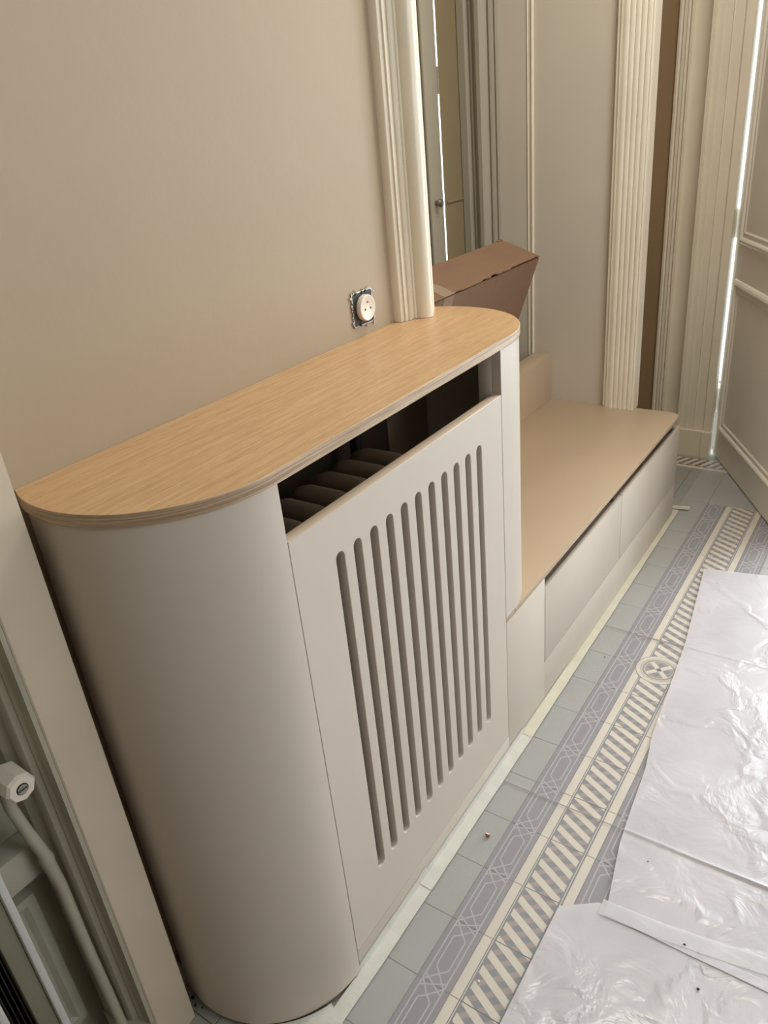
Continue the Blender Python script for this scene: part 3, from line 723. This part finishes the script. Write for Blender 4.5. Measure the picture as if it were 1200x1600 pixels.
def creasez(x, y):
    z = 0
    for xc in (0.5325, 1.2112):
        d = (x - xc - 0.004 * noise.noise(Vector((y * 4, xc, 0)))) / 0.0045
        z += (0.0030 if xc < 1 else 0.0020) * math.exp(-d * d) * (0.75 + 0.5 * min(1, max(0, -(y + 0.55) * 3)))
    return z
def base_sheet(u, v_):
    x = -0.20 + u * 2.72; y = -0.3125 - v_ * 1.25
    return (x, y, 0.0042 + ripple(x, y, 7, 0.0011) + creasez(x, y))
sf = sheet('plastic_sheet', base_sheet, 900, 100, M['film'], 'thin clear plastic film taped along the bench, patterned tiles showing through it', 'film')
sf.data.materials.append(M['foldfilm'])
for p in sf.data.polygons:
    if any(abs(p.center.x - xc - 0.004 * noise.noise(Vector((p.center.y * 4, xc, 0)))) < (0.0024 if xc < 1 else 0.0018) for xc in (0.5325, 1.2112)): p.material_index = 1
def over_near(u, v_):
    x1 = 0.345 + 0.006 * noise.noise(Vector((v_ * 5, 2, 0)))
    x = -0.35 + u * (x1 + 0.35); y0 = -0.5685 - max(0, (x - 0.30)) * 1.4 + 0.002 * noise.noise(Vector((x * 9, 7, 0)))
    y = y0 - v_ * 1.1
    return (x, y, 0.0088 + ripple(x, y, 6, 0.0012) + creasez(x, y))
sheet('plastic_sheet', over_near, 110, 110, M['milky'], 'opaque white plastic sheet nearest the camera, at the bottom right corner', 'film')
EDGE = [(0.315, -0.648), (0.36, -0.645), (0.496, -0.621), (0.589, -0.613), (0.723, -0.604), (0.828, -0.586), (1.224, -0.5585), (1.642, -0.507), (1.69, -0.507)]
def edge_y(x):
    for (xa, ya), (xb, yb) in zip(EDGE, EDGE[1:]):
        if x <= xb: return ya + (yb - ya) * max(0, (x - xa)) / (xb - xa)
    return EDGE[-1][1]
def over_far(u, v_):
    ylim = 1.35; 
    x = 0.325 + u * 1.32; y0 = edge_y(x)
    y = y0 - v_ * 1.05; x = x + (0.38 * v_) * u * u * 1.0 * 0.6
    fold = 0.0016 * math.exp(-((x - 1.212) / 0.004) ** 2) + (0.0060 * math.exp(-((x - 0.5325) / 0.0040) ** 2) - 0.0015 * math.exp(-((x - 0.523) / 0.006) ** 2)) * (0.45 + 0.55 * min(1, v_ * 3))
    return (x, y, 0.0092 + ripple(x, y, 6, 0.0016) + fold + (0.0022 if v_ > 0 and u < 0.015 else 0))
sheet('plastic_sheet', over_far, 520, 150, M['milky'], 'shiny wrinkled white plastic sheet covering the middle of the hall floor, beside the patterned border', 'film')
# clear tape joining the two white sheets
bm = bmesh.new()
pl = [(0.337, -0.640), (0.343, -0.74), (0.357, -0.84), (0.372, -0.93), (0.375, -1.02)]
va_ = [(bm.verts.new((x + 0.017, y + 0.002, 0.0128 + ripple(x, y, 6, 0.001))), bm.verts.new((x - 0.017, y, 0.0128 + ripple(x, y, 6, 0.001)))) for x, y in pl]
for a, b in zip(va_, va_[1:]): bm.faces.new((a[0], b[0], b[1], a[1]))
o = bm_obj('clear_tape', bm, M['clearstrip'], smooth=True); tag(o, 'wide clear tape strip joining two white plastic sheets on the floor', 'tape')

# ------------------------------------------------------------------ masking tape along the foot of cover and bench
def tape(path, w_, z, m, label, up=0.0, name='masking_tape'):
    """flat strip along x whose inner edge climbs the plinth"""
    bm = bmesh.new(); rows = []
    n = max(4, int((path[-1][0] - path[0][0]) / 0.02))
    for i in range(n + 1):
        x = path[0][0] + (path[-1][0] - path[0][0]) * i / n
        yo = path[0][1] + (path[-1][1] - path[0][1]) * i / n + 0.0012 * noise.noise(Vector((x * 14, z * 900, 0)))
        wob = 0.0007 * noise.noise(Vector((x * 25, 5, z * 500)))
        r = [(x, yo, z + wob), (x, yo + (w_ * 0.5), z + 0.0006 + wob)]
        if up and x < -0.002: r += [(x, yo + w_ * 0.8, z + 0.0004 + wob), (x, yo + w_, z + 0.0003), (x, yo + w_ * 1.1, z + 0.0002)]
        elif up: r += [(x, FY - 0.0022, z + 0.0012), (x, FY - 0.0009, z + 0.005), (x, FY - 0.0007, z + up + 0.0015 * noise.noise(Vector((x * 20, 1, 1))))]
        else: r += [(x, yo + w_, z + wob)]
        rows.append([bm.verts.new(p) for p in r])
    for a, b in zip(rows, rows[1:]):
        for k in range(len(a) - 1): bm.faces.new((a[k], b[k], b[k + 1], a[k + 1]))
    o = bm_obj(name, bm, m, smooth=True)
    tag(o, label, 'tape'); return o
def strip_thick(o, t=0.0003):
    md = o.modifiers.new('thickness', 'SOLIDIFY'); md.thickness = t; return o
tape([(-0.120, -0.3365), (0.215, -0.3375)], 0.026, 0.0072, M['mtape2'], 'pale masking tape piece on the floor below the left half of the slotted panel', up=0.022)
tape([(0.205, -0.3385), (0.232, -0.3385)], 0.027, 0.0085, M['mtape2'], 'short crumpled masking tape piece bridging two strips below the slotted panel', up=0.026)
tape([(0.225, -0.3375), (0.700, -0.3370)], 0.026, 0.0072, M['mtape2'], 'pale masking tape strip on the floor from the slotted panel to the first drawer', up=0.018)
tape([(0.690, -0.3370), (0.985, -0.3340)], 0.026, 0.0080, M['mtape'], 'yellowish masking tape strip with ragged edge on the floor below the nearer drawer', up=0.010)
tape([(0.975, -0.3335), (2.020, -0.3250)], 0.024, 0.0072, M['mtape'], 'long narrow yellowish masking tape strip on the floor below both drawers')
# crosswise piece at the far end
bm = bmesh.new(); a = [bm.verts.new(p) for p in ((2.022, -0.286, 0.0078), (2.052, -0.282, 0.0078), (2.066, -0.354, 0.0078), (2.036, -0.357, 0.0078))]; bm.faces.new(a)
bmesh.ops.subdivide_edges(bm, edges=bm.edges, cuts=2, use_grid_fill=True)
o = bm_obj('masking_tape', bm, M['mtape']); tag(o, 'short masking tape piece laid crosswise at the far end of the bench', 'tape')
# tape round the curved foot of the cover
def curved_tape(a0, a1, r0, r1, label, m, lift=0.0068, n=16):
    bm = bmesh.new(); rows = []
    for i in range(n + 1):
        t = math.radians(a0 + (a1 - a0) * i / n); rr1 = r1 + 0.003 * noise.noise(Vector((i * 0.4, 2, 0)))
        p = [(r0, lift + 0.004), (r0 + 0.003, lift + 0.0006), ((r0 + rr1) / 2, lift + 0.0010 * noise.noise(Vector((i * 0.5, 0, 0)))), (rr1, lift)]
        rows.append([bm.verts.new((r * math.cos(t), CY + r * math.sin(t), z)) for r, z in p])
    for a, b in zip(rows, rows[1:]):
        for k in range(3): bm.faces.new((a[k], b[k], b[k + 1], a[k + 1]))
    o = bm_obj('masking_tape', bm, m, smooth=True); tag(o, label, 'tape'); return o
curved_tape(203, 247, R + 0.006, R + 0.050, 'crumpled masking tape at the rounded foot of the cover, next to the pilaster', M['mtape2'], 0.0078)

# ------------------------------------------------------------------ small debris
def lump(name, loc, r, m, label, cat, squash=0.6, group=None):
    bm = bmesh.new(); bmesh.ops.create_icosphere(bm, subdivisions=2, radius=r)
    for v_ in bm.verts:
        v_.co *= 1 + 0.25 * noise.noise(v_.co * 250 + Vector(loc) * 10); v_.co.z *= squash
    bmesh.ops.translate(bm, verts=bm.verts, vec=(0, 0, r * squash * 0.9))
    me = bpy.data.meshes.new(name); bm.to_mesh(me); bm.free(); me.materials.append(m)
    o = bpy.data.objects.new(name, me); COL.objects.link(o); o.location = loc; tag(o, label, cat, group); return o
pg = root('wall_plug', (0.3772, -0.3756, 0.0052), 'small red-brown plug lying on the film in front of the slotted panel', 'plug')
tube('plug_body', [(0.3742, -0.3786, 0.0095), (0.3752, -0.3776, 0.0095), (0.3798, -0.3730, 0.0098), (0.3806, -0.3722, 0.0098)], 0.0042, M['plug'], pg, 16, rr=[0.0030, 0.0044, 0.0044, 0.0030])
bm = bmesh.new(); add_box(bm, (0.3760, -0.3790, 0.0135), (0.3790, -0.3720, 0.0148)); bm_obj('plug_slot', bm, M['whiteplastic'], pg)
for x, y, r_, mk, lb in ((0.0931, -0.5036, 0.0024, 'crumb', 'tiny pale crumb on the cream tile edging near the bottom of the picture'),
                         (0.4784, -0.684, 0.0016, 'soil', 'tiny dark speck on the white sheet just past the long crease'),
                         (0.2711, -0.8328, 0.0026, 'soil', 'dark speck on the white plastic sheet nearest the camera'),
                         (0.3390, -0.792, 0.0024, 'soil', 'dark speck beside the clear tape strip on the white sheets'),
                         (1.0699, -0.3838, 0.0022, 'soil', 'dark speck on the grey-green tiles in front of the nearer drawer')):
    z = 0.0075 if y > -0.56 else 0.0125
    lump('crumb', (x, y, z - 0.0015), r_, M[mk], lb, 'crumb')

for x, y, r_ in ((-0.196, -0.072, 0.0035), (-0.203, -0.086, 0.0028), (-0.190, -0.094, 0.0022), (-0.199, -0.100, 0.0018)):
    lump('crumb', (x, y, 0.0), r_, M['soil'], 'dark crumb of dirt on the floor between pilaster and cover foot', 'crumb', group='dark crumbs in the corner beside the pilaster')
for x, y, r_ in ((-0.184, -0.112, 0.0026), (-0.206, -0.062, 0.0030)):
    lump('crumb', (x, y, 0.0), r_, M['crumb'], 'pale crumb of plaster on the floor between pilaster and cover foot', 'crumb', group='pale crumbs in the corner beside the pilaster')
